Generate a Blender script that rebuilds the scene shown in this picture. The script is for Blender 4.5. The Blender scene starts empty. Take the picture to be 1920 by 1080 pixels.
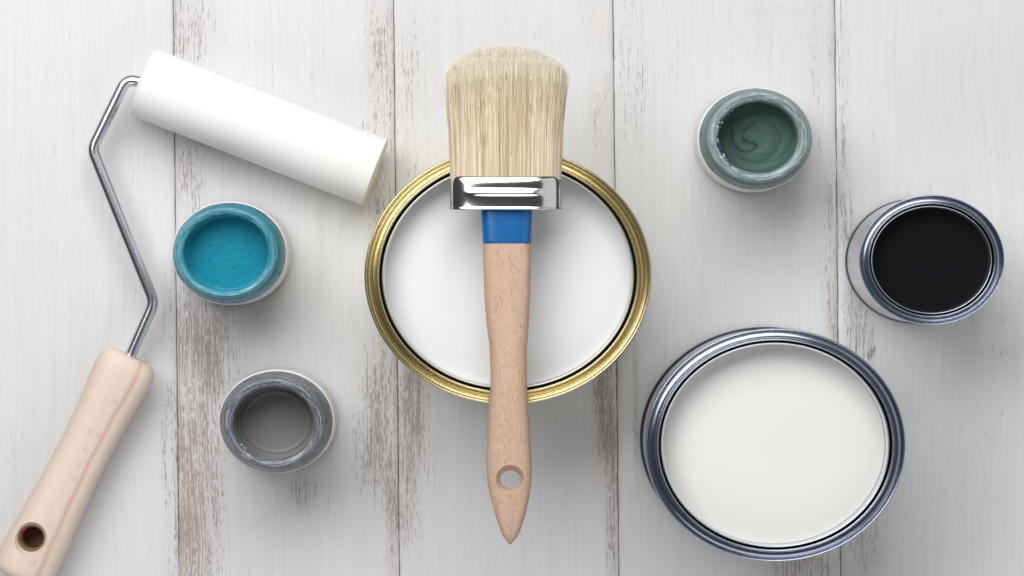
import bpy, bmesh, math, random
import numpy as np
from mathutils import Vector, Matrix

random.seed(7)
rng = np.random.default_rng(7)
S = bpy.context.scene
COL = S.collection

# ------------------------------------------------------------------ camera
CAM_H = 2.4
PX0 = 0.00033                       # metres per photo pixel on the tabletop
cam_d = bpy.data.cameras.new("camera")
cam_d.sensor_width = 36.0
cam_d.lens = 36.0 * CAM_H / (1920 * PX0)
cam_d.clip_start = 0.05
cam_d.clip_end = 50
cam = bpy.data.objects.new("camera", cam_d)
COL.objects.link(cam)
cam.location = (0, 0, CAM_H)
S.camera = cam

# ------------------------------------------------------------------ world, lamps, exposure
W = bpy.data.worlds.new("World")
S.world = W
W.use_nodes = True
bg = W.node_tree.nodes["Background"]
bg.inputs[0].default_value = (0.85, 0.90, 1.0, 1)
bg.inputs[1].default_value = 0.055


def area(name, loc, target, sx, sy, power, color):
    d = bpy.data.lights.new(name, 'AREA')
    d.shape = 'RECTANGLE'
    d.size, d.size_y = sx, sy
    d.energy = power
    d.color = color
    o = bpy.data.objects.new(name, d)
    COL.objects.link(o)
    o.location = loc
    o.rotation_euler = (Vector(target) - Vector(loc)).to_track_quat('-Z', 'Y').to_euler()
    return o


area("window_light", (-0.32, 0.78, 1.12), (0.0, 0.0, 0.0), 1.60, 0.95, 24.0, (1.0, 1.0, 0.995))
area("front_fill_light", (0.10, -1.40, 1.10), (0.0, 0.0, 0.0), 1.9, 1.0, 9.0, (0.98, 0.99, 1.0))
area("right_fill_light", (1.45, 0.20, 1.15), (0.0, 0.0, 0.0), 2.3, 1.6, 6.5, (0.98, 0.99, 1.0))

S.view_settings.view_transform = 'Standard'
S.view_settings.look = 'None'
S.view_settings.exposure = 0.12
S.view_settings.gamma = 1.0
S.cycles.max_bounces = 10


# ------------------------------------------------------------------ helpers
def scale_at(z):
    return PX0 * (CAM_H - z) / CAM_H


def at(px, py, z=0.0):
    s = scale_at(z)
    return Vector(((px - 960) * s, (540 - py) * s, z))


def link(name, me, mat, parent=None, smooth=True):
    o = bpy.data.objects.new(name, me)
    COL.objects.link(o)
    if mat is not None:
        me.materials.append(mat)
    if smooth:
        for p in me.polygons:
            p.use_smooth = True
    if parent is not None:
        o.parent = parent
    return o


def mesh(name, verts, faces):
    me = bpy.data.meshes.new(name)
    me.from_pydata([tuple(v) for v in verts], [], faces)
    me.update()
    return me


def thing(name, loc, label, cat, group=None):
    o = bpy.data.objects.new(name, None)
    COL.objects.link(o)
    o.location = loc
    o.empty_display_size = 0.02
    o["label"] = label
    o["category"] = cat
    if group:
        o["group"] = group
    return o


def catmull(pts, n=4):
    pts = [np.array(p, float) for p in pts]
    out = []
    for i in range(len(pts) - 1):
        p0 = pts[max(i - 1, 0)]
        p1, p2 = pts[i], pts[i + 1]
        p3 = pts[min(i + 2, len(pts) - 1)]
        for k in range(n):
            t = k / n
            out.append(0.5 * ((2 * p1) + (-p0 + p2) * t + (2 * p0 - 5 * p1 + 4 * p2 - p3) * t * t
                              + (-p0 + 3 * p1 - 3 * p2 + p3) * t ** 3))
    out.append(pts[-1])
    return out


OVAL = 0.895                        # the tins and jars are slightly oval


def lathe(name, prof, mat, parent=None, seg=160, oval=OVAL, n=4, wob=None, close=False, ring=False):
    """prof: (radius, z) list, smoothed; wob(angle, k, r, z) -> (r, z)."""
    pr = catmull(prof, n) if n > 1 else prof
    V, F = [], []
    for j in range(seg):
        a = 2 * math.pi * j / seg
        ca, sa = math.cos(a), math.sin(a) * oval
        for k, (r, z) in enumerate(pr):
            if wob:
                r, z = wob(a, k / (len(pr) - 1), r, z)
            V.append((r * ca, r * sa, z))
    m = len(pr)
    for j in range(seg):
        j2 = (j + 1) % seg
        for k in range(m - 1):
            F.append((j * m + k, j2 * m + k, j2 * m + k + 1, j * m + k + 1))
        if close:
            F.append((j * m + m - 1, j2 * m + m - 1, j2 * m, j * m))
    me = mesh(name, V, F)
    bm = bmesh.new()
    bm.from_mesh(me)
    if not ring:
        bmesh.ops.remove_doubles(bm, verts=bm.verts, dist=1e-6)
    bmesh.ops.recalc_face_normals(bm, faces=bm.faces)
    bm.to_mesh(me)
    bm.free()
    if ring:                        # (cos, sin, place along the profile): streaks that run round the rim
        rv = [(math.cos(2 * math.pi * j / seg), math.sin(2 * math.pi * j / seg), k / (m - 1)) for j in range(seg) for k in range(m)]
        t = me.attributes.new("ring", 'FLOAT_VECTOR', 'POINT')
        t.data.foreach_set('vector', np.array(rv, np.float32).reshape(-1))
    return link(name, me, mat, parent)


def ang_noise(seed, octs=((3, .5), (7, .35), (17, .3), (41, .25))):
    r = random.Random(seed)
    ph = [(f, a, r.uniform(0, 6.28), r.randint(-2, 2)) for f, a in octs]
    return lambda t: sum(a * math.sin((f + d) * t + p) for f, a, p, d in ph)


# ------------------------------------------------------------------ node helpers
class NT:
    def __init__(self, name):
        self.m = bpy.data.materials.new(name)
        self.m.use_nodes = True
        self.t = self.m.node_tree
        self.b = self.t.nodes["Principled BSDF"]

    def node(self, typ, **kw):
        n = self.t.nodes.new(typ)
        for k, v in kw.items():
            setattr(n, k, v)
        return n

    def put(self, sock, v):
        if hasattr(v, 'is_output') or isinstance(v, bpy.types.NodeSocket):
            self.t.links.new(v, sock)
        elif isinstance(v, (tuple, list)) and len(v) == 3 and sock.type == 'RGBA':
            sock.default_value = (*v, 1)
        else:
            sock.default_value = v

    def math(self, op, a, b=0.0, c=0.0, clamp=False):
        n = self.node('ShaderNodeMath', operation=op, use_clamp=clamp)
        self.put(n.inputs[0], a)
        self.put(n.inputs[1], b)
        self.put(n.inputs[2], c)
        return n.outputs[0]

    def mix(self, f, a, b):
        n = self.node('ShaderNodeMix', data_type='RGBA')
        self.put(n.inputs[0], f)
        self.put(n.inputs[6], a)
        self.put(n.inputs[7], b)
        return n.outputs[2]

    def coord(self, scale=(1, 1, 1), kind='Object', offset=None, rot=(0, 0, 0)):
        tc = self.node('ShaderNodeTexCoord')
        mp = self.node('ShaderNodeMapping')
        self.t.links.new(tc.outputs[kind], mp.inputs[0])
        mp.inputs['Scale'].default_value = scale
        mp.inputs['Rotation'].default_value = rot
        if offset is not None:
            self.put(mp.inputs['Location'], offset)
        return mp.outputs[0]

    def noise(self, vec, scale=1.0, detail=3, rough=.55, dist=0.0):
        n = self.node('ShaderNodeTexNoise')
        self.put(n.inputs['Vector'], vec)
        n.inputs['Scale'].default_value = scale
        n.inputs['Detail'].default_value = detail
        n.inputs['Roughness'].default_value = rough
        n.inputs['Distortion'].default_value = dist
        return n.outputs[0]

    def attr(self, name, out='Fac'):
        n = self.node('ShaderNodeAttribute', attribute_name=name)
        return n.outputs[out]

    def ramp(self, f, stops):
        n = self.node('ShaderNodeValToRGB')
        el = n.color_ramp.elements
        while len(el) < len(stops):
            el.new(0.5)
        for e, (p, c) in zip(el, stops):
            e.position = p
            e.color = (*c, 1) if len(c) == 3 else c
        self.put(n.inputs[0], f)
        return n.outputs[0]

    def bump(self, h, strength=.3, dist=.0005):
        n = self.node('ShaderNodeBump')
        n.inputs['Strength'].default_value = strength
        n.inputs['Distance'].default_value = dist
        self.put(n.inputs['Height'], h)
        self.t.links.new(n.outputs[0], self.b.inputs['Normal'])
        return n

    def set(self, **kw):
        for k, v in kw.items():
            self.put(self.b.inputs[k.replace('_', ' ')], v)
        return self


def step(n, v, t, width):
    """soft threshold of v at t"""
    d = n.math('SUBTRACT', v, t)
    return n.math('MULTIPLY_ADD', d, 1.0 / width, 0.5, clamp=True)


# ------------------------------------------------------------------ materials
def whitewash():
    n = NT("whitewashed_wood")
    oi = n.node('ShaderNodeObjectInfo')
    off = n.node('ShaderNodeCombineXYZ')
    n.put(off.inputs[0], n.math('MULTIPLY', oi.outputs['Random'], 37.0))
    n.put(off.inputs[1], n.math('MULTIPLY', oi.outputs['Random'], 91.0))
    off = off.outputs[0]
    wear, brown = n.attr('wear'), n.attr('brown')
    # wavy grain direction
    warp = n.noise(n.coord((9, 5, 1), offset=off), 1.0, 2)
    tc = n.coord((1, 1, 1))
    sx = n.node('ShaderNodeSeparateXYZ')
    n.put(sx.inputs[0], tc)
    x2 = n.math('ADD', sx.outputs[0], n.math('MULTIPLY', n.math('SUBTRACT', warp, .5), 0.016))
    cv = n.node('ShaderNodeCombineXYZ')
    n.put(cv.inputs[0], x2)
    n.put(cv.inputs[1], sx.outputs[1])
    vec = cv.outputs[0]

    def stretched(a, b, c=0.0):
        m = n.node('ShaderNodeMapping')
        n.put(m.inputs[0], vec)
        m.inputs['Scale'].default_value = (a, b, 1)
        n.put(m.inputs['Location'], off)
        return m.outputs[0]
    fibre = n.noise(stretched(1000, 22), 1, 2, .6)
    fibre2 = n.noise(stretched(260, 4), 1, 3, .6)
    fleck = n.noise(stretched(1250, 190), 1, 2, .65)
    patch = n.noise(stretched(80, 26), 1, 3, .6)
    cloud = n.noise(stretched(14, 7), 1, 2, .5)
    # worn areas: fibres and flecks of bare wood through the paint
    g = n.math('ADD', n.math('MULTIPLY', fleck, .40), n.math('ADD', n.math('MULTIPLY', fibre, .42), n.math('MULTIPLY', patch, .18)))
    w2 = n.math('ADD', wear, n.math('MULTIPLY', n.math('SUBTRACT', cloud, .5), .18))
    thr = n.math('SUBTRACT', .665, n.math('MULTIPLY', w2, .195))
    mask = step(n, g, thr, .09)
    faint = step(n, fibre, .58, .34)
    white = n.mix(fibre2, (.650, .650, .652), (.735, .735, .738))
    white = n.mix(n.math('MULTIPLY', faint, .17), white, (.48, .475, .475))
    fine = n.noise(stretched(1000, 70), 1, 2, .6)
    white = n.mix(n.math('MULTIPLY', step(n, fine, .56, .30), .10), white, (.45, .44, .44))
    tint = n.noise(stretched(9, 4), 1, 2, .5)
    white = n.mix(n.math('MULTIPLY', step(n, tint, .55, .25), .10), white, (.60, .57, .62))
    spot = step(n, n.noise(stretched(620, 130), 1, 2, .6), .705, .06)
    white = n.mix(n.math('MULTIPLY', spot, .34), white, (.40, .38, .37))
    vfine = step(n, n.noise(stretched(420, 7), 1, 2, .5), .63, .06)
    white = n.mix(n.math('MULTIPLY', vfine, .12), white, (.44, .43, .42))
    wash = n.mix(brown, (.45, .425, .425), (.55, .39, .30))
    wash = n.mix(n.math('MULTIPLY_ADD', n.math('SUBTRACT', fibre, .5), 2.2, .5, clamp=True), wash, (.66, .63, .62))
    base = n.mix(n.math('MULTIPLY', wear, n.math('MULTIPLY_ADD', brown, .40, .42), clamp=True), white, wash)
    bare = n.mix(brown, (.150, .125, .122), (.25, .155, .110))
    bare = n.mix(fibre2, bare, (.26, .22, .21))
    c = n.mix(n.math('MULTIPLY', mask, .70), base, bare)
    n.set(Base_Color=c, Roughness=.62, Specular_IOR_Level=.25)
    h = n.math('SUBTRACT', n.math('MULTIPLY', fibre, .5), n.math('MULTIPLY', mask, .6))
    n.bump(h, .35, .0004)
    return n.m


def plain(name, col, rough=.5, metal=0.0, spec=.5, coat=0.0, bump=None):
    n = NT(name)
    n.set(Base_Color=col, Roughness=rough, Metallic=metal, Specular_IOR_Level=spec, Coat_Weight=coat)
    if bump:
        n.bump(n.noise(n.coord((1, 1, 1)), bump[0], 3), bump[1], bump[2])
    return n.m


def metal(name, c1, c2, rough, r_noise=.04, scale=60, bump=.03):
    n = NT(name)
    v = n.coord((1, 1, 1))
    a = n.noise(v, scale, 4, .6)
    b = n.noise(v, scale * 3, 2, .6)
    n.set(Base_Color=n.mix(a, c1, c2), Metallic=1.0,
          Roughness=n.math('ADD', rough - r_noise / 2, n.math('MULTIPLY', b, r_noise)))
    if bump > .04:
        n.bump(n.noise(v, 35, 2), bump, .0006)
    return n.m


def liquid(name, col, col2, rough=.35, spec=.4, sc=14):
    n = NT(name)
    v = n.coord((1, 1, 1))
    a = n.noise(v, sc, 3, .5, .6)
    n.set(Base_Color=n.mix(a, col, col2), Roughness=rough, Specular_IOR_Level=spec)
    n.bump(n.noise(v, 40, 2), .05, .001)
    return n.m


def beech(name, c_light, c_dark, c_fleck, axis='Y', fleck=.62, stripe=None, rot=0.0, amount=.75):
    """beech wood: grain along local Y, short dark pore flecks"""
    n = NT(name)
    base = n.coord((1, 1, 1))

    def st(a, b, c):
        m = n.node('ShaderNodeMapping')
        n.put(m.inputs[0], base)
        m.inputs['Scale'].default_value = (a, b, c)
        return m.outputs[0]
    g1 = n.noise(st(140, 7, 140), 1, 4, .6, .8)
    g2 = n.noise(st(480, 40, 480), 1, 3, .6)
    f = n.noise(st(2100, 250, 2100), 1, 1, .5)
    c = n.mix(n.math('MULTIPLY_ADD', n.math('SUBTRACT', g1, .5), 2.0, .5, clamp=True), c_light, c_dark)
    c = n.mix(n.math('MULTIPLY', g2, .35), c, c_dark)
    m = step(n, f, fleck, .10)
    c = n.mix(n.math('MULTIPLY', m, amount), c, c_fleck)
    if stripe:
        s = n.attr('stripe')
        k = n.math('MULTIPLY', s, n.math('MULTIPLY_ADD', g1, .8, .35), clamp=True)
        c = n.mix(k, c, stripe)
        kn = n.attr('knot')
        c = n.mix(kn, c, (.50, .33, .25))
    n.set(Base_Color=c, Roughness=.55, Specular_IOR_Level=.3)
    n.bump(n.math('SUBTRACT', g2, m), .15, .0003)
    return n.m


def bristle_mat():
    n = NT("natural_bristle")
    ca = n.attr('tone', 'Color')
    n.set(Base_Color=ca, Roughness=.5, Specular_IOR_Level=.35)
    return n.m


def coat_mat(name, c_paint, c_light, c_dark, light=.55, dark=.36, rough=.3):
    """dried paint smeared round a jar's neck: streaks along the rim"""
    n = NT(name)
    tc = n.coord((1, 1, 1))
    rv = n.attr('ring', 'Vector')
    mp = n.node('ShaderNodeMapping')
    n.put(mp.inputs[0], rv)
    mp.inputs['Scale'].default_value = (2.6, 2.6, 44)
    a = n.noise(mp.outputs[0], 1.0, 4, .6, .6)
    b = n.noise(tc, 520, 3, .6)
    mp2 = n.node('ShaderNodeMapping')
    n.put(mp2.inputs[0], rv)
    mp2.inputs['Scale'].default_value = (5, 5, 52)
    d = n.noise(mp2.outputs[0], 1.0, 4, .65, .8)
    c = n.mix(n.math('MULTIPLY', step(n, a, light, .12), .85), c_paint, c_light)
    c = n.mix(n.math('MULTIPLY', step(n, n.math('SUBTRACT', 1.0, d), 1.0 - dark, .08), .85), c, c_dark)
    c = n.mix(n.math('MULTIPLY', step(n, b, .66, .05), .5), c, c_light)
    n.set(Base_Color=c, Roughness=rough, Specular_IOR_Level=.6, Coat_Weight=.35, Coat_Roughness=.12)
    n.bump(n.math('ADD', a, n.math('MULTIPLY', b, .35)), .5, .0008)
    return n.m


M_WOOD = whitewash()
M_GAP = plain("dark_underside", (.24, .19, .17), .9)
M_GOLD = metal("gold_lacquered_tin", (.75, .66, .42), (.73, .63, .38), .22, .0)
M_TIN = metal("blued_tin", (.54, .57, .645), (.53, .56, .635), .18, .0)
M_TINB = metal("silver_tin_side", (.74, .77, .80), (.66, .69, .73), .28)
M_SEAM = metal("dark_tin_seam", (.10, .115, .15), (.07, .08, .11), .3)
M_CHROME = metal("nickel_ferrule", (.80, .79, .77), (.76, .75, .73), .15, .03, 60, .05)
M_STEEL = metal("bright_steel_wire", (.76, .78, .82), (.68, .71, .76), .24, .06, 120, .03)
M_GLASS = NT("clear_glass").set(Base_Color=(.93, .97, .97), Roughness=.03, Transmission_Weight=1.0, IOR=1.47).m
M_LABEL = plain("white_band", (.74, .73, .73), .45)
M_FOAM = plain("white_foam", (.83, .83, .815), .95, spec=.1, bump=(1100, .3, .0004))
M_BLUE = liquid("blue_lacquer", (.008, .125, .37), (.006, .10, .31), .28, .5, 120)
M_BRISTLE = bristle_mat()
M_CORE = plain("bristle_core", (.30, .22, .13), .9)
M_BEECH = beech("red_beech", (.64, .45, .335), (.54, .365, .26), (.25, .14, .09), fleck=.62, amount=.45)
M_PALE = beech("pale_beech", (.775, .645, .545), (.745, .60, .495), (.55, .40, .30), fleck=.66,
               stripe=(.50, .29, .20), amount=.35)
M_HOLE = beech('shade_tinted_end_grain', (.36, .215, .135), (.28, .16, .10), (.16, .09, .05), fleck=.62)  # end grain, darkened so the hole's shade is painted into its colour
M_PIN = plain("white_plastic_cap", (.78, .78, .76), .5)


# ------------------------------------------------------------------ tabletop
def wear_fields():
    # plank index, centre x, centre y, half width, half height (photo pixels), strength, brownness
    return [
        (1, 318, 600, 14, 150, .35, .2), (1, 322, 900, 22, 210, .65, .2), (1, 312, 250, 10, 130, .25, .3),
        (1, 120, 200, 150, 300, .06, 0), (1, 40, 760, 60, 160, .12, 0), (1, 200, 980, 50, 90, .10, 0),
        (2, 350, 55, 34, 80, .66, .35), (2, 395, 60, 26, 70, .30, .3), (2, 350, 310, 44, 90, .62, .35), (2, 400, 330, 60, 70, .28, .2),
        (2, 358, 450, 24, 80, .5, .3),
        (2, 378, 640, 62, 130, .80, .25), (2, 425, 660, 40, 90, .55, .05), (2, 360, 900, 52, 240, .82, .6),
        (2, 352, 1000, 22, 150, .72, 1.0), (2, 405, 900, 22, 200, .55, .3),
        (2, 602, 420, 9, 130, .42, .3), (2, 640, 330, 60, 60, .10, .2), (2, 640, 170, 80, 60, .12, .8),
        (2, 716, 80, 32, 130, .62, .45), (2, 716, 320, 34, 170, .55, .3), (2, 715, 600, 26, 100, .40, .3),
        (2, 712, 800, 40, 170, .82, .35), (2, 736, 1000, 12, 140, .75, .55), (2, 566, 905, 24, 60, .60, .05),
        (2, 625, 880, 20, 90, .28, .1), (2, 480, 960, 110, 120, .16, .1), (2, 540, 40, 80, 60, .08, .2),
        (3, 764, 180, 24, 200, .50, .35), (3, 800, 120, 25, 130, .26, .2), (3, 772, 760, 32, 110, .80, .6),
        (3, 765, 900, 24, 140, .72, .5), (3, 800, 840, 30, 120, .3, .3),
        (3, 1128, 230, 22, 75, .42, .8), (3, 1135, 170, 10, 40, .4, .9), (3, 1125, 30, 34, 70, .30, .8),
        (3, 1136, 760, 24, 170, .90, .65), (3, 1146, 960, 13, 160, .75, .6), (3, 1030, 950, 40, 60, .16, 0),
        (4, 1182, 110, 38, 170, .45, .05), (4, 1240, 110, 40, 130, .22, .05), (4, 1193, 760, 4, 140, .85, .6),
        (4, 1540, 130, 36, 170, .42, .6), (4, 1552, 400, 22, 120, .50, .6), (4, 1559, 600, 13, 80, .75, 1.0),
        (4, 1480, 20, 70, 8, .35, .3), (4, 1500, 1062, 70, 34, .85, .6), (4, 1430, 400, 60, 110, .12, 0),
        (4, 1510, 480, 40, 40, .22, .1),
        (5, 1580, 250, 13, 280, .58, .05), (5, 1596, 300, 12, 160, .25, .0), (5, 1612, 610, 34, 75, .74, 0), (5, 1598, 470, 16, 90, .62, 0),
        (5, 1622, 1020, 32, 70, .62, .05), (5, 1832, 595, 36, 18, .42, 0), (5, 1876, 595, 16, 20, .50, 0),
        (5, 1850, 900, 60, 130, .24, 0), (5, 1860, 660, 40, 14, .32, 0), (5, 1633, 667, 6, 6, 1.3, .3), (5, 1637, 656, 5, 5, 1.2, .3),
        (5, 1760, 120, 120, 160, .06, 0), (5, 1900, 100, 30, 200, .14, 0), (5, 1780, 340, 60, 20, .2, 0),
    ]


top = bpy.data.objects.new("tabletop", mesh("tabletop",
    [(x, y, z) for x in (-.50, .50) for y in (-.44, .44) for z in (-.030, -.0025)],
    [(0, 1, 3, 2), (4, 6, 7, 5), (0, 4, 5, 1), (2, 3, 7, 6), (0, 2, 6, 4), (1, 5, 7, 3)]))
COL.objects.link(top)
top.data.materials.append(M_GAP)
top["kind"] = "structure"
top["label"] = "whitewashed wooden board tabletop under all the tins"
TILT = math.atan2(11.0, 1080.0)
SEAMS = [-498, -84, 330, 743.5, 1155, 1571, 1986, 2400]
FIELDS = wear_fields()
ct, st_ = math.cos(TILT), math.sin(TILT)
for i in range(7):
    xl, xr = (SEAMS[i] - 960) * PX0, (SEAMS[i + 1] - 960) * PX0
    cx, hw = (xl + xr) / 2, (xr - xl) / 2 - .00026
    ny, nx = 240, 54
    hy = .43
    us = np.linspace(-1, 1, nx)
    us = np.sign(us) * np.abs(us) ** .8
    V, F, wv, bv = [], [], [], []
    lo = random.uniform(-.0006, .0)
    edge_l, edge_r = ang_noise(40 + i), ang_noise(60 + i)
    ys = np.linspace(-hy, hy, ny)
    for y in ys:
        el = .00018 * edge_l(y * 30)
        er = .00018 * edge_r(y * 30)
        row = [(-hw + el, -.0023), (-hw + el, -.0016)]
        for u in us:
            x = u * (hw - .0004) + (el * (1 - u) + er * (1 + u)) / 2
            e = hw - abs(u) * (hw - .0004)
            z = -.0011 * math.exp(-(e - .0004) / .0009)
            row.append((x, z))
        row += [(hw + er, -.0016), (hw + er, -.0023)]
        for (x, z) in row:
            V.append((x, y, z))
            gx, gy = cx + x * ct - y * st_, x * st_ + y * ct
            px, py = gx / PX0 + 960, 540 - gy / PX0
            w = b = bw = 0.0
            for (k, fx, fy, fw, fh, s, br) in FIELDS:
                if k != i:
                    continue
                fx2 = fx + (py - fy) * .0102
                d = math.exp(-abs((px - fx2) / (fw * 1.15)) ** 3 - abs((py - fy) / (fh * 1.1)) ** 3)
                q = s * d
                w = max(w, q) + .25 * min(w, q)
                b += q * br
                bw += q
            edge = min(hw - x, hw + x)
            w = max(w, .30 * math.exp(-edge / .0012))
            wv.append(min(w, 1.3))
            bv.append(b / bw if bw > 1e-3 else .3)
    m = nx + 4
    for r in range(ny - 1):
        for k in range(m - 1):
            a = r * m + k
            F.append((a, a + 1, a + m + 1, a + m))
    F.append(tuple(range(m))[::-1])
    F.append(tuple((ny - 1) * m + k for k in range(m)))
    me = mesh("plank", V, F)
    for nm, arr in (("wear", wv), ("brown", bv)):
        at_ = me.attributes.new(nm, 'FLOAT', 'POINT')
        at_.data.foreach_set('value', np.array(arr, np.float32))
    o = link("plank", me, M_WOOD, top)
    o.location = (cx, 0, 0)
    o.rotation_euler = (0, 0, TILT)


# ------------------------------------------------------------------ tins
def paint_disc(name, r, z, mat, parent, attr=None, height=None, seg=128, rings=40, meniscus=.0008):
    V, F, A = [(0, 0, z + (height(0, 0) if height else 0))], [], [attr(0, 0) if attr else 0]
    for k in range(1, rings + 1):
        q = k / rings
        for j in range(seg):
            a = 2 * math.pi * j / seg
            h = meniscus * max(0, (q - .93) / .07) ** 2
            if height:
                h += height(q, a)
            V.append((q * r * math.cos(a), q * r * math.sin(a) * OVAL, z + h))
            A.append(attr(q, a) if attr else 0)
    for j in range(seg):
        F.append((0, 1 + j, 1 + (j + 1) % seg))
    for k in range(rings - 1):
        o0, o1 = 1 + k * seg, 1 + (k + 1) * seg
        for j in range(seg):
            j2 = (j + 1) % seg
            F.append((o0 + j, o1 + j, o1 + j2, o0 + j2))
    me = mesh(name, V, F)
    if attr:
        t = me.attributes.new("streak", 'FLOAT', 'POINT')
        t.data.foreach_set('value', np.array(A, np.float32))
    return link(name, me, mat, parent)


def paint_can(px, py, rx_px, h, m_rim, m_body, m_seam, m_paint, label, rimw, depth, inner_mat, gold=False):
    """open tin: body with bottom seam, rolled rim with channel, lid groove, inner lip, paint"""
    t = thing("paint_can", tuple(at(px, py, h)[:2]) + (0,), label, "paint can", "open paint cans")
    R = rx_px * scale_at(h)
    u = rimw * scale_at(h) / 37.0           # one unit of the profile below, horizontally
    mm = .001

    def P(lst):
        return [(R - o * u, h + z * mm) for o, z in lst]
    lathe("body", [(R * .955, 0.0035), (R * .975, .006), (R * .978, .012), (R * .978, h * .5), (R * .978, h - .010),
                   (R * .980, h - .006), (R * .985, h - .0035)], m_body, t, n=3)
    lathe("bottom_seam", [(R * .95, .0045), (R * .955, .0005), (R * .975, 0.0002), (R * .992, .0005), (R * .999, .0022),
                          (R * .995, .0052), (R * .977, .0070)], m_seam, t, n=3)
    lathe("bottom", [(0, .004), (R * .5, .004), (R * .957, .004)], m_body, t, n=1)
    if gold:                        # channel with a pressed ridge
        rp = [(7, -5.2), (3, -4.8), (.5, -3.6), (-.1, -1.9), (.6, -.5), (2.6, .05), (4.8, -.3), (6.0, -1.6), (6.7, -3.0),
              (7.4, -3.5), (9, -3.75), (11.0, -4.1), (11.9, -3.7), (12.8, -3.6), (13.6, -4.1), (14.5, -4.6), (17, -4.95), (19.4, -5.3),
              (20.2, -4.4), (20.9, -1.8), (22.2, -.5), (24, -.1), (25.8, -.4), (27.0, -1.6), (27.5, -4.0), (27.8, -6.2)]
    else:                           # one broad smooth channel
        rp = [(7, -5.2), (3, -4.8), (.5, -3.6), (-.1, -1.9), (.6, -.5), (2.2, .0), (4.0, -.3), (5.0, -1.4), (5.5, -3.4),
              (6.1, -3.9), (7.0, -3.4), (7.9, -3.9), (9.5, -4.4), (13, -4.95), (17, -5.30), (20.2, -5.40), (21.2, -5.0), (21.7, -3.4),
              (22.3, -1.3), (23.6, -.2), (25.2, 0), (26.6, -.4), (27.4, -1.8), (27.7, -4.0), (27.8, -6.2)]
    lathe("rim", P(rp), m_rim, t, seg=320, n=4)
    lathe("lid_groove", P([(27.75, -6.0), (28.3, -7.2), (29.9, -7.4), (30.9, -6.0)]), m_seam, t, seg=224, n=3)
    lathe("inner_lip", P([(30.8, -6.3), (31.0, -4.0), (31.8, -2.4), (33.8, -1.8), (35.7, -2.4), (36.6, -4.2), (36.9, -8.0),
                          (36.9, -11.5)]), inner_mat, t, seg=224, n=4)
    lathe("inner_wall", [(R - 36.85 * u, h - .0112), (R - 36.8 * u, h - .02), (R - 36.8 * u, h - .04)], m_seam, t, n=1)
    paint_disc("paint", R - 36.75 * u, h - depth, m_paint, t)
    return t


M_WHITE1 = liquid("bright_white_paint", (.79, .795, .795), (.77, .775, .775), .32, .35)
M_WHITE2 = liquid("creamy_white_paint", (.795, .79, .755), (.78, .775, .74), .32, .35)
M_BLACK = liquid("black_paint", (.0055, .0065, .0080), (.0075, .009, .010), .7, .04)
M_LIPT = metal("bright_tin_lip", (.86, .87, .90), (.80, .82, .86), .30)
M_LIPW = metal("paint_splashed_tin", (.80, .80, .74), (.70, .70, .64), .35)

GOLD_H = .100
paint_can(952.5, 517.5, 269.5, GOLD_H, M_GOLD, M_GOLD, M_SEAM, M_WHITE1,
          "large gold rimmed paint tin of bright white paint under the brush", 38.5, .0175, M_LIPW, True)
paint_can(1454, 834.5, 244.5, .100, M_TIN, M_TINB, M_SEAM, M_WHITE2,
          "large silver rimmed paint tin full of creamy white paint without a brush", 34.5, .0180, M_LIPT)
paint_can(1747.3, 487.3, 136.5, .100, M_TIN, M_TINB, M_SEAM, M_BLACK,
          "smaller silver rimmed paint tin full of black paint", 26.5, .0120, M_LIPT)


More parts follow.
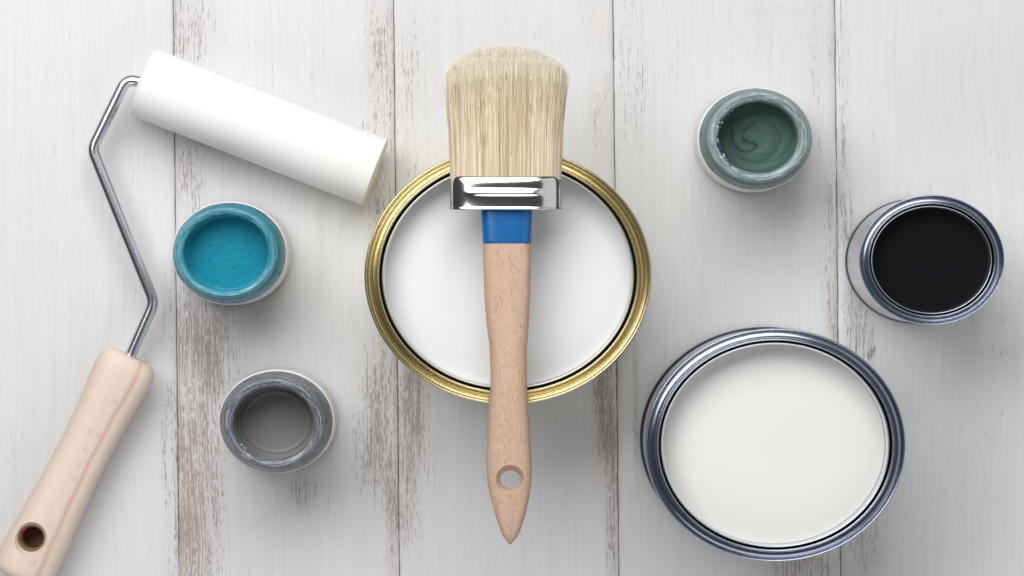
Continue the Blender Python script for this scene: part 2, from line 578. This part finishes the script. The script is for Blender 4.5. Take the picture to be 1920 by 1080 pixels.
# ------------------------------------------------------------------ jars
def paint_jar(px, py, label, r_open, level, m_paint, m_coat, m_shoulder, seed, streak=None, height=None, sc=1.0, rim=.0300):
    H = .075
    t = thing("paint_jar", tuple(at(px, py, H)[:2]) + (0,), label, "paint jar", "small open jars of paint")
    nz = ang_noise(seed)
    nz2 = ang_noise(seed + 5)
    ro = r_open
    lathe("glass", [(0, .0005), (.027, .0005), (.0312, .0015), (.0346, .005), (.0349, .010), (.0349, .040), (.0336, .0478), (.0312, .0530),
                    (.0292, .0565), (.0285, .0585), (.0288, .0600), (.0297, .0612), (.0288, .0625), (.0286, .0645), (.0290, .0660),
                    (.0299, .0675), (.0301, .0715), (.0297, .0738), (.0285, .0748), (ro + .0012, .0742), (ro + .0002, .0722), (ro, .069),
                    (ro, .060), (ro + .002, .0545), (.0300, .048), (.0304, .042), (.0304, .008), (.028, .0052), (0, .005)],
          M_GLASS, t, n=3)
    # the paint inside, seen through the wall
    lathe("paint_fill", [(0, .0056), (.027, .0058), (.0301, .009), (.0301, .042), (.0297, .0475), (ro + .0016, .0542),
                         (ro - .0003, .0585), (ro - .0003, level + .0012)], m_paint, t, n=2,
          wob=lambda a, k, r, z: (r, z + (.0012 * nz(a) if k > .99 else 0)))
    paint_disc("paint", ro - .00025 if level > .0558 else min(.0299, ro + .004), level, m_paint, t, attr=streak, height=height, seg=160, rings=64)
    # paper band / bare glass strip round the straight wall
    lathe("white_band", [(.0350, .004), (.0352, .006), (.0352, .0405), (.0347, .0440), (.0341, .0466)], M_LABEL, t, n=2)

    # dried paint round neck and rim with ragged edges
    def ragged(a, k, r, z):
        if k > .93:
            return r, z + .0012 * nz2(a) * (k - .93) / .07
        if k < .06:
            return r, z + .0011 * nz(a) * (1 - k / .06)
        return r + .00010 * nz(a * 3 + k * 9), z + .00010 * nz2(a * 2 + k * 7)
    prof = [(.0288, .0600), (.0299, .0612), (.0290, .0625), (.0288, .0645), (.0293, .0660), (.0301, .0675),
            (.0304, .0712), (.0301, .0738), (.0289, .0751), (ro + .0020, .0749), (ro + .0004, .0738), (ro - .0003, .0722), (ro - .00026, .0690),
            (ro - .00026, min(.066, level + .004)), (ro - .00026, max(level - .0008, .058))]
    lathe("painted_shoulder", [(.0343, .0464), (.0340, .0480), (.0332, .0503), (.0317, .0539), (.0297, .0567), (.0289, .0588), (.0288, .0602)],
          m_shoulder, t, seg=220, n=4, wob=lambda a, k, r, z: (r, z + (.0010 * nz(a) if k < .12 else 0)), ring=True)
    lathe("paint_coat", prof, m_coat, t, seg=220, n=4, wob=ragged, ring=True)
    return t


def blob_ring(parent, ro, mat, seed, n, a0, a1, size=.0011):
    """small flakes of dried paint on the inner lip, joined into one part"""
    r_ = random.Random(seed)
    bm = bmesh.new()
    for _ in range(n):
        a = r_.uniform(a0, a1)
        r = ro + r_.uniform(-.0008, .0016)
        s = size * r_.uniform(.35, 1.1)
        mat_ = Matrix.Translation((r * math.cos(a), r * math.sin(a) * OVAL, .0735 + r_.uniform(-.002, .0012))) @ \
            Matrix.Rotation(a + r_.uniform(-.6, .6), 4, 'Z') @ Matrix.Diagonal((s * .6, s * 1.4, s * .45, 1))
        bmesh.ops.create_icosphere(bm, subdivisions=2, radius=1, matrix=mat_)
    for v in bm.verts:
        v.co += Vector((r_.gauss(0, 1), r_.gauss(0, 1), r_.gauss(0, 1))) * size * .09
    me = bpy.data.meshes.new("paint_flakes")
    bm.to_mesh(me)
    bm.free()
    o = link("paint_flakes", me, mat, parent)
    o["kind"] = "stuff"
    return o


def jar_paint(name, c1, c2, c_streak, rough=.3, bubbles=None):
    n = NT(name)
    v = n.coord((1, 1, 1))
    a = n.noise(v, 60, 4, .55, 1.0)
    c = n.mix(a, c1, c2)
    c = n.mix(n.math('MULTIPLY', n.attr('streak'), .9, clamp=True), c, c_streak)
    if bubbles:
        vo = n.node('ShaderNodeTexVoronoi')
        n.put(vo.inputs['Vector'], v)
        vo.inputs['Scale'].default_value = 400
        d = step(n, n.math('SUBTRACT', 1.0, vo.outputs['Distance']), .80, .06)
        pick = n.node('ShaderNodeSeparateColor')
        n.put(pick.inputs[0], vo.outputs['Color'])
        d = n.math('MULTIPLY', d, step(n, pick.outputs[0], .60, .05))
        c = n.mix(n.math('MULTIPLY', d, .45), c, bubbles)
        n.bump(n.math('SUBTRACT', n.noise(v, 300, 3), n.math('MULTIPLY', d, 2.0)), .45, .0006)
    else:
        n.bump(n.noise(v, 160, 3), .06, .0006)
    n.set(Base_Color=c, Roughness=rough, Specular_IOR_Level=.22)
    return n.m


M_TEAL = jar_paint("teal_paint", (.001, .205, .305), (.003, .27, .375), (.008, .16, .24), .38, bubbles=(.003, .10, .16))
M_GREY = jar_paint("grey_paint", (.225, .217, .21), (.24, .232, .225), (.12, .115, .11), .35)
M_GREEN = jar_paint("green_paint", (.070, .135, .118), (.085, .155, .135), (.020, .045, .042), .35)
M_TEALC = coat_mat("teal_coat", (.010, .225, .31), (.20, .48, .55), (.003, .11, .17), .54, .38)
M_TEALS = coat_mat("teal_shoulder", (.006, .190, .275), (.04, .28, .36), (.004, .12, .19), .56, .34, .15)
M_GREYC = coat_mat("slate_coat", (.095, .106, .130), (.36, .38, .42), (.018, .020, .026), .55, .40)
M_GREENC = coat_mat("grey_green_coat", (.15, .215, .22), (.44, .51, .51), (.03, .06, .07), .54, .38)
M_GREENS = coat_mat("green_shoulder", (.075, .150, .140), (.16, .25, .25), (.03, .07, .065), .56, .34, .15)


SWIRL = [([(520, 330), (460, 350), (435, 400), (432, 460), (442, 525), (485, 590), (550, 612), (605, 588), (612, 552), (578, 538), (540, 532),
           (515, 490), (525, 455), (560, 415), (620, 375), (690, 372)], .8, .042),
         ([(690, 372), (750, 410), (795, 470), (795, 530), (760, 610), (690, 670), (600, 690), (500, 670)], .5, .034),
         ([(410, 480), (425, 560), (480, 640), (570, 690), (680, 700), (800, 640), (880, 540), (890, 430), (830, 350), (720, 310), (600, 310), (520, 330)], .45, .036),
         ([(580, 590), (640, 640), (720, 620), (760, 540), (740, 450)], .3, .03),
         ([(600, 820), (700, 770), (740, 730)], .4, .022),
         ([(330, 480), (350, 600), (430, 700), (560, 760), (720, 750), (860, 660), (930, 520), (920, 400)], .35, .035)]
SWIRL = [(np.array(catmull([((x - 618) / 352.0, -(y - 505) / 332.0) for x, y in pts], 10)), a_, w_) for pts, a_, w_ in SWIRL]


def swirl(q, a):
    """stirred spiral: dark lines winding round the middle of the paint"""
    p = np.array((q * math.cos(a), q * math.sin(a)))
    best = 0.0
    for pts, amp, w in SWIRL:
        d2_ = ((pts - p) ** 2).sum(1)
        k = int(d2_.argmin())
        f = k / len(pts)
        best = max(best, amp * min(1, f * 5, (1 - f) * 5 + .1) * math.exp(-d2_[k] / w ** 2))
    return best


def swirl_h(q, a):
    x, y = q * math.cos(a) + .12, q * math.sin(a) + .10
    r, th = math.hypot(x, y), math.atan2(y, x)
    return .00016 * math.sin(r * 17 - th + 1.0) * math.exp(-((r - .45) / .38) ** 4) - .00012 * swirl(q, a)


def grey_rings(q, a):
    w = .5 + .5 * math.sin(a * 2 + 1.0) * math.sin(a * 5)
    return .75 * math.exp(-((q - .70) / .016) ** 2) * (.3 + .7 * (.5 - .5 * math.cos(a - .4))) + .25 * w * math.exp(-((q - .62) / .01) ** 2) \
        + .25 * math.exp(-((q - .84) / .012) ** 2)


def grey_h(q, a):
    return .0006 * math.exp(-((q - .72) / .03) ** 2) + .0008 * max(0, q - .72) / .28


j1 = paint_jar(423.5, 474, "glass jar of turquoise teal paint below the foam roller", .0258, .0560, M_TEAL, M_TEALC, M_TEALS, 11)
j2 = paint_jar(512.5, 794, "deep glass jar of dull grey paint with slate smeared rim", .0245, .0465, M_GREY, M_GREYC, M_GREYC, 23,
               streak=grey_rings, height=grey_h)
j3 = paint_jar(1422.5, 257, "glass jar of dark green paint with a stirred swirl", .0243, .0520, M_GREEN, M_GREENC, M_GREENS, 37,
               streak=swirl, height=swirl_h)
M_FLK = plain("pale_dried_paint", (.62, .68, .70), .4)
M_FLD = plain("dark_dried_paint", (.03, .05, .07), .3)
blob_ring(j3, .0246, M_FLK, 3, 12, 2.6, 4.2, .0009)
blob_ring(j3, .0243, M_FLD, 5, 60, 2.3, 4.0, .0014)
blob_ring(j2, .0246, M_FLK, 8, 8, 3.6, 4.4, .0009)
blob_ring(j1, .0264, plain("pale_teal_dried_paint", (.30, .55, .62), .4), 9, 7, -.9, -.1, .0009)


# ------------------------------------------------------------------ loft helper
def superell(n_pts, e):
    out = []
    for j in range(n_pts):
        a = 2 * math.pi * j / n_pts
        c, s = math.cos(a), math.sin(a)
        out.append((math.copysign(abs(c) ** (2 / e), c), math.copysign(abs(s) ** (2 / e), s)))
    return out


def loft(name, secs, mat, parent, npts=56, cap=True, roll=0.0):
    """secs: (x_centre, y, z_centre, half_width, half_thickness, exponent) along local y"""
    V, F = [], []
    cr, sr = math.cos(roll), math.sin(roll)
    for (x, y, z, w, t, e) in secs:
        for (c, s) in superell(npts, e):
            a, b = c * w, s * t
            V.append((x + a * cr - b * sr, y, z + a * sr + b * cr))
    for k in range(len(secs) - 1):
        for j in range(npts):
            j2 = (j + 1) % npts
            F.append((k * npts + j, k * npts + j2, (k + 1) * npts + j2, (k + 1) * npts + j))
    if cap:
        F.append(tuple(range(npts)))
        F.append(tuple((len(secs) - 1) * npts + j for j in range(npts))[::-1])
    me = mesh(name, V, F)
    bm = bmesh.new()
    bm.from_mesh(me)
    bmesh.ops.recalc_face_normals(bm, faces=bm.faces)
    bm.to_mesh(me)
    bm.free()
    return link(name, me, mat, parent)


def lerp_table(tab, y):
    ys = [t[0] for t in tab]
    out = []
    for k in range(1, len(tab[0])):
        out.append(float(np.interp(y, ys, [t[k] for t in tab])))
    return out


def smooth_table(tab, y0, y1, n):
    """smoothly sampled rows of a table"""
    ys = np.linspace(y0, y1, n)
    raw = np.array([lerp_table(tab, y) for y in ys])
    k = np.array([1, 2, 3, 2, 1], float)
    k /= k.sum()
    sm = raw.copy()
    for c in range(raw.shape[1]):
        p = np.pad(raw[:, c], 2, mode='edge')
        sm[:, c] = np.convolve(p, k, 'valid')
    sm[0], sm[-1] = raw[0], raw[-1]
    return ys, sm


def cut_hole(o, prof, centre, oval=1.0):
    c = lathe("cutter", prof, None, None, seg=64, oval=oval, n=1)
    c.matrix_world = centre
    md = o.modifiers.new("hole", 'BOOLEAN')
    md.operation = 'DIFFERENCE'
    md.solver = 'EXACT'
    md.object = c
    bpy.context.view_layer.update()
    dg = bpy.context.evaluated_depsgraph_get()
    me = bpy.data.meshes.new_from_object(o.evaluated_get(dg))
    o.modifiers.clear()
    o.data = me
    cd = c.data
    bpy.data.objects.remove(c)
    bpy.data.meshes.remove(cd)
    me.set_sharp_from_angle(angle=math.radians(38))


# ------------------------------------------------------------------ brush
BZ = GOLD_H + .0118
s = scale_at(BZ)
brush = thing("paint_brush", (*at(954, 540, BZ)[:2], BZ), "wooden handled paint brush with pale bristles lying across the gold tin", "paint brush")
bx0 = 954


def bl(px, py):                      # photo pixel at the brush's height -> brush local x, y
    return (px - bx0) * s, (540 - py) * s


tab = [(385, 905, 994, .0082), (393, 902, 998, .0090), (457, 905.5, 996, .0098), (510, 906.5, 995.5, .0100), (560, 908.5, 994.5, .0102), (600, 911.5, 992, .0104),
       (650, 918, 988.5, .0108), (690, 919.5, 988, .0111), (730, 919.5, 988.3, .0113), (765, 917, 990, .0112), (800, 914.5, 993, .0108), (850, 912, 996, .0100),
       (880, 912, 997, .0093), (905, 914, 996.5, .0086), (930, 919, 993, .0078), (960, 927.5, 986.5, .0069), (990, 936.5, 977.5, .0058),
       (1005, 942.5, 971, .0050), (1014, 949, 964, .0038), (1021, 955.5, 957.5, .0015)]
ys, rows = smooth_table(tab, 457, 1021, 150)
secs = []
for y, (a, b, t) in zip(ys, rows):
    x, yy = bl((a + b) / 2, y)
    secs.append((x, yy, 0, (b - a) / 2 * s, t, 2.9))
handle = loft("handle", secs, M_BEECH, brush, 64)
hx, hy_ = bl(957, 899)
cut_hole(handle, [(0, -.03), (.0125, -.03), (.0092, -.0088), (.0062, -.0045), (.0062, .0045), (.0092, .0088), (.0125, .0120), (.0125, .03), (0, .03)],
         Matrix.Translation(Vector((hx, hy_, 0)) + brush.location), .9)
ys, rows = smooth_table(tab, 386, 457.6, 26)
secs = []
for k, (y, (a, b, t)) in enumerate(zip(ys, rows)):
    x, yy = bl((a + b) / 2, y)
    g = .00018 if k < len(ys) - 1 else -.0006
    secs.append((x, yy, 0, (b - a) / 2 * s + g, t + g, 3.4))
loft("blue_collar", secs, M_BLUE, brush, 64)

# ferrule: flat oval metal band with rolled edges and a pressed rib
fw, ft = 105.0 * s, .0135
V, F = [], []
fer_y = [(394.5, -.0026), (394.2, -.0004), (393.4, .0004), (391.5, .0005), (390.5, .0001), (388, 0), (380, 0), (374, 0), (370, .0001), (367, .0006), (364, .00125),
         (361.5, .0013), (359, .0008), (356, .0001), (352, 0), (346, 0), (340, -.0002), (336, -.0006), (333, -.0011), (331, -.0017), (329.6, -.0026), (329.6, -.004)]
NP = 160
for k, (y, g) in enumerate(fer_y):
    for j, (c, s_) in enumerate(superell(NP, 2.7)):
        x = c * fw
        front = max(0, s_)
        rib = g
        if 356 < y < 370:            # the rib only runs across the middle of the front and back
            rib = g * (1 / (1 + math.exp((abs(x) - .021) / .0022)))
        flat = 1 - .0 * abs(c)
        n_ = Vector((abs(c) ** 3 * math.copysign(1, c), math.copysign(1, s_) * (1 - abs(c) ** 3)))
        xx = bl(948.5, y)[0] + x + n_.x * rib
        V.append((xx, bl(0, y)[1], s_ * ft * flat + n_.y * rib))
for k in range(len(fer_y) - 1):
    for j in range(NP):
        j2 = (j + 1) % NP
        F.append((k * NP + j, k * NP + j2, (k + 1) * NP + j2, (k + 1) * NP + j))
F.append(tuple(range(NP)))
me = mesh("ferrule", V, F)
bm = bmesh.new(); bm.from_mesh(me); bmesh.ops.recalc_face_normals(bm, faces=bm.faces); bm.to_mesh(me); bm.free()
link("ferrule", me, M_CHROME, brush)

# bristles: thousands of thin strands
N = 14000
u = rng.uniform(0, 1, N) ** .5
u[:9000] = 1 - rng.exponential(.05, 9000)          # more at the surface, where they show
u = np.clip(u, .05, 1.0)
th = rng.uniform(0, 2 * np.pi, N)
e = 2.6
cx_ = np.sign(np.cos(th)) * np.abs(np.cos(th)) ** (2 / e) * u
cz_ = np.sign(np.sin(th)) * np.abs(np.sin(th)) ** (2 / e) * u
root_y = bl(0, 336)[1]
len_px = 250 - 40 * np.abs(cx_) ** 2.6 - 16 * np.clip((np.abs(cx_) - .84) / .16, 0, 1) ** 2 - 30 * np.abs(cz_) ** 2.2 - np.abs(rng.normal(0, 4.5, N)) + 3
stray = rng.uniform(0, 1, N) < .02
len_px = len_px + np.where(stray, rng.uniform(-4, 6, N), 0)
L = len_px * s
SEG = 6
tt = np.linspace(0, 1, SEG + 1)
flx = rng.normal(0, .0009, N)
flz = rng.normal(0, .0006, N)
kx = rng.normal(0, .00045, (N, 3))
ph = rng.uniform(0, 6.28, (N, 3))
rad0 = rng.uniform(.00014, .00025, N)
bc = bl(948.5, 0)[0]
V = np.zeros((N, SEG + 1, 3, 3))
for k, t in enumerate(tt):
    grow = 1 + .045 * t ** 1.1
    wav = kx[:, 0] * np.sin(ph[:, 0] + 4 * t) * t + kx[:, 1] * np.sin(ph[:, 1] + 9 * t) * t * .5
    px_ = bc + cx_ * (104.0 * s) * grow + flx * t ** 2 * 1.2 + wav
    pz_ = cz_ * (.0122 + .0016 * math.sin(math.pi * t)) + flz * t ** 2 - .0010 * t * t
    py_ = root_y + L * t
    r = rad0 * (1 - .55 * t ** 3)
    for q in range(3):
        an = q * 2.0944 + ph[:, 2]
        V[:, k, q, 0] = px_ + r * np.cos(an)
        V[:, k, q, 1] = py_
        V[:, k, q, 2] = pz_ + r * np.sin(an)
idx = np.arange(N)[:, None, None] * (SEG + 1) * 3
kk = np.arange(SEG)[None, :, None] * 3
q0 = np.arange(3)[None, None, :]
q1 = (q0 + 1) % 3
quads = np.stack([idx + kk + q0, idx + kk + q1, idx + kk + 3 + q1, idx + kk + 3 + q0], -1).reshape(-1, 4)
tris = (np.arange(N)[:, None] * (SEG + 1) * 3 + SEG * 3 + np.arange(3)[None, :])
me = bpy.data.meshes.new("bristles")
nv, nq, nt = N * (SEG + 1) * 3, len(quads), len(tris)
me.vertices.add(nv)
me.vertices.foreach_set('co', V.reshape(-1).astype(np.float32))
me.loops.add(nq * 4 + nt * 3)
me.loops.foreach_set('vertex_index', np.concatenate([quads.reshape(-1), tris.reshape(-1)]).astype(np.int32))
me.polygons.add(nq + nt)
me.polygons.foreach_set('loop_start', np.concatenate([np.arange(nq) * 4, nq * 4 + np.arange(nt) * 3]).astype(np.int32))
me.update(calc_edges=True)
me.validate()
tone = rng.uniform(0, 1, N)
pal = np.array([(.71, .595, .415), (.80, .70, .52), (.58, .44, .265), (.50, .35, .195), (.90, .83, .70)])
pick = rng.choice(5, N, p=[.38, .28, .17, .04, .13])
bc_ = pal[pick] * rng.uniform(.88, 1.08, (N, 1))
tipc = np.array((.92, .86, .74))
colr = np.zeros((N, SEG + 1, 3, 4), np.float32)
for k, t in enumerate(tt):
    f = np.clip((t - .72) / .28, 0, 1) ** 1.3 * .75
    colr[:, k, :, :3] = (bc_ * (1 - f) + tipc * f)[:, None, :]
colr[..., 3] = 1
ca = me.color_attributes.new("tone", 'FLOAT_COLOR', 'POINT')
ca.data.foreach_set('color', colr.reshape(-1))
o = link("bristles", me, M_BRISTLE, brush)
o["kind"] = "stuff"
secs = []
for t in np.linspace(0, 1, 24):
    g = (1 + .045 * t ** 1.1) * .93
    sh = max(.02, 1 - max(0, (t - .80) / .20) ** 2.4)
    secs.append((bc, root_y - .0004 + t * 212 * s, -.0010 * t * t, 104 * s * g * (.72 + .28 * sh), .0110 * sh, 2.6))
loft("bristle_core", secs, M_CORE, brush, 48)


# ------------------------------------------------------------------ roller
RZ = .0214
A, B = at(266, 152.5, RZ), at(705, 323.5, RZ)
mid = (A + B) / 2
roller = thing("paint_roller", (mid.x, mid.y, 0), "white foam paint roller with bent steel frame and pale wooden handle", "paint roller")


def rl(px, py, z):
    p = at(px, py, z)
    return Vector((p.x - mid.x, p.y - mid.y, z))


Lr = (B - A).length
Rr = 66.8 * scale_at(RZ)
ang = math.atan2((B - A).y, (B - A).x)
hl = Lr / 2
prof = [(.0075, -hl + .0040), (.0078, -hl + .0016), (.010, -hl + .0004), (.0150, -hl - .0002), (.0192, -hl + .0002), (Rr - .0006, -hl + .0018), (Rr, -hl + .0045),
        (Rr, -hl + .03), (Rr, 0), (Rr, hl - .03), (Rr, hl - .0030), (Rr - .0002, hl - .0013), (Rr - .0009, hl - .0003), (Rr - .0022, hl), (.012, hl + .0002), (.0085, hl - .0006), (.0078, hl - .006)]
foam = lathe("foam_sleeve", prof, M_FOAM, roller, seg=128, oval=1.0, n=4)
foam.location = (0, 0, RZ)
foam.rotation_euler = Vector((math.cos(ang), math.sin(ang), 0)).to_track_quat('Z', 'Y').to_euler()
for sgn in (-1, 1):
    cp = lathe("end_cap", [(0, sgn * (hl - .003)), (.0036, sgn * (hl - .003)), (.0062, sgn * (hl - .0032)), (.0080, sgn * (hl - .0045)), (.0080, sgn * (hl - .012))],
               M_PIN, roller, seg=48, oval=1.0, n=2)
    cp.location, cp.rotation_euler = foam.location, foam.rotation_euler


def fillet_path(pts, rad, n=12):
    out = [pts[0]]
    for i in range(1, len(pts) - 1):
        p, c, q = pts[i - 1], pts[i], pts[i + 1]
        d1, d2 = (p - c).normalized(), (q - c).normalized()
        half = d1.angle(d2) / 2
        k = min(rad[i - 1] / math.tan(half), (p - c).length * .48, (q - c).length * .48)
        a, b = c + d1 * k, c + d2 * k
        for j in range(n + 1):
            t = j / n
            out.append(a * (1 - t) ** 2 + c * 2 * t * (1 - t) + b * t * t)
    out.append(pts[-1])
    return out


def tube(name, pts, r, mat, parent, ns=24):
    pts = [pts[0], pts[0].lerp(pts[1], .02)] + pts[1:-1] + [pts[-1].lerp(pts[-2], .02), pts[-1]]
    V, F = [], []
    up = Vector((0, 0, 1))
    for i, p in enumerate(pts):
        d = (pts[min(i + 1, len(pts) - 1)] - pts[max(i - 1, 0)]).normalized()
        sd = d.cross(up).normalized()
        u2 = sd.cross(d)
        for j in range(ns):
            a = 2 * math.pi * j / ns
            V.append(p + (sd * math.cos(a) + u2 * math.sin(a)) * r)
    for i in range(len(pts) - 1):
        for j in range(ns):
            j2 = (j + 1) % ns
            F.append((i * ns + j, i * ns + j2, (i + 1) * ns + j2, (i + 1) * ns + j))
    F.append(tuple(range(ns))[::-1])
    F.append(tuple((len(pts) - 1) * ns + j for j in range(ns)))
    return link(name, mesh(name, V, F), mat, parent)


wp = [rl(330, 178, RZ), rl(276, 157, RZ), rl(237, 147.5, RZ - .0005), rl(172.5, 280, .0195), rl(288.5, 567, .0190), rl(236, 687, .0180)]
tube("wire_frame", fillet_path(wp, [.01, .018, .0110, .0130], 14), .0037, M_STEEL, roller)

# handle: local +y runs from the lower end up towards the wire
HZ = .0172
h_top, h_bot = Vector((246.0, 669.0)), Vector((36.5, 1084))
d2 = (h_top - h_bot).normalized()
hlen = (h_top - h_bot).length
sH = scale_at(HZ)
# distance from the top end (px), half-width (px), half-thickness (m)
htab = [(0, 42, .0125), (2.5, 46, .0140), (7, 50, .0153), (14, 53.5, .0162), (26, 55.5, .0168), (45, 55.5, .0169), (75, 53, .0165), (120, 49.5, .0158), (180, 47.5, .0152),
        (240, 48, .0152), (300, 50.5, .0156), (350, 53.5, .0161), (400, 56.5, .0166), (430, 57.5, .0168), (450, 56.5, .0166), (460, 54, .0155), (465, 48, .0135)]
ys, rows = smooth_table(htab, 0, 465, 160)
rows[:2] = [(42, .0125), (45.5, .0139)]
secs = []
for y, (w, t) in zip(ys, rows):
    secs.append((0, -y * sH, 0, w * sH, t, 2.75))
o = loft("handle", secs, M_PALE, roller, 110, roll=math.radians(-14))
topw = rl(h_top.x, h_top.y, HZ)
a_h = math.atan2(-d2.y, d2.x) - math.pi / 2
o.location = topw
o.rotation_euler = (0, 0, a_h)
bpy.context.view_layer.update()
hp = at(57.5, 1010, HZ + .0155)
cut_hole(o, [(0, -.0090), (.0055, -.0090), (.0067, -.0070), (.0067, .0070), (.0071, .0095), (.0083, .0125), (.0100, .0158), (.0112, .0195), (.0112, .03), (0, .03)],
         Matrix.Translation((hp.x, hp.y, HZ)))
me = o.data
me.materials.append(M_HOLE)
hl_ = Vector((hp.x, hp.y, 0)) - Vector((roller.location.x, roller.location.y, 0)) - Vector((topw.x, topw.y, 0))
hl_.rotate(Matrix.Rotation(-a_h, 3, 'Z'))
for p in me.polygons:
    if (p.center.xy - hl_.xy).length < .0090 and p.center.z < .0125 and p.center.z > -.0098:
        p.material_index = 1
vs = np.zeros(len(me.vertices) * 3, np.float32)
me.vertices.foreach_get('co', vs)
vs = vs.reshape(-1, 3)
ylen = np.interp(-vs[:, 1] / sH, [t[0] for t in htab], [t[1] for t in htab]) * sH
rel = vs[:, 0] / ylen
wig = .035 * np.sin(vs[:, 1] * 38 + 1) + .012 * np.sin(vs[:, 1] * 210)
stripe = np.exp(-((rel - .50 - wig) / .085) ** 2) * .75 * (vs[:, 2] > -.002)
knot = np.zeros(len(vs))
for kx_, ky_, kw in ((174, 809, 4), (191, 815, 4), (145, 895, 5), (155, 871, 3.5), (102, 982, 5), (70, 1051, 5), (128, 955, 3), (165, 840, 3), (112, 1000, 3), (203, 745, 3), (222, 752, 3), (213, 757, 3)):
    dx_, dy_ = (kx_ - h_top.x), -(ky_ - h_top.y)
    # rotate the photo offset into the handle's own axes
    lx = (dx_ * math.cos(-a_h) - dy_ * math.sin(-a_h)) * sH
    ly = (dx_ * math.sin(-a_h) + dy_ * math.cos(-a_h)) * sH
    knot = np.maximum(knot, .45 * np.exp(-((vs[:, 0] - lx) / (kw * .8 * sH)) ** 2 - ((vs[:, 1] - ly) / (kw * 1.3 * sH)) ** 2) * (vs[:, 2] > 0))
at1 = me.attributes.new("stripe", 'FLOAT', 'POINT'); at1.data.foreach_set('value', stripe.astype(np.float32))
at2 = me.attributes.new("knot", 'FLOAT', 'POINT'); at2.data.foreach_set('value', knot.astype(np.float32))
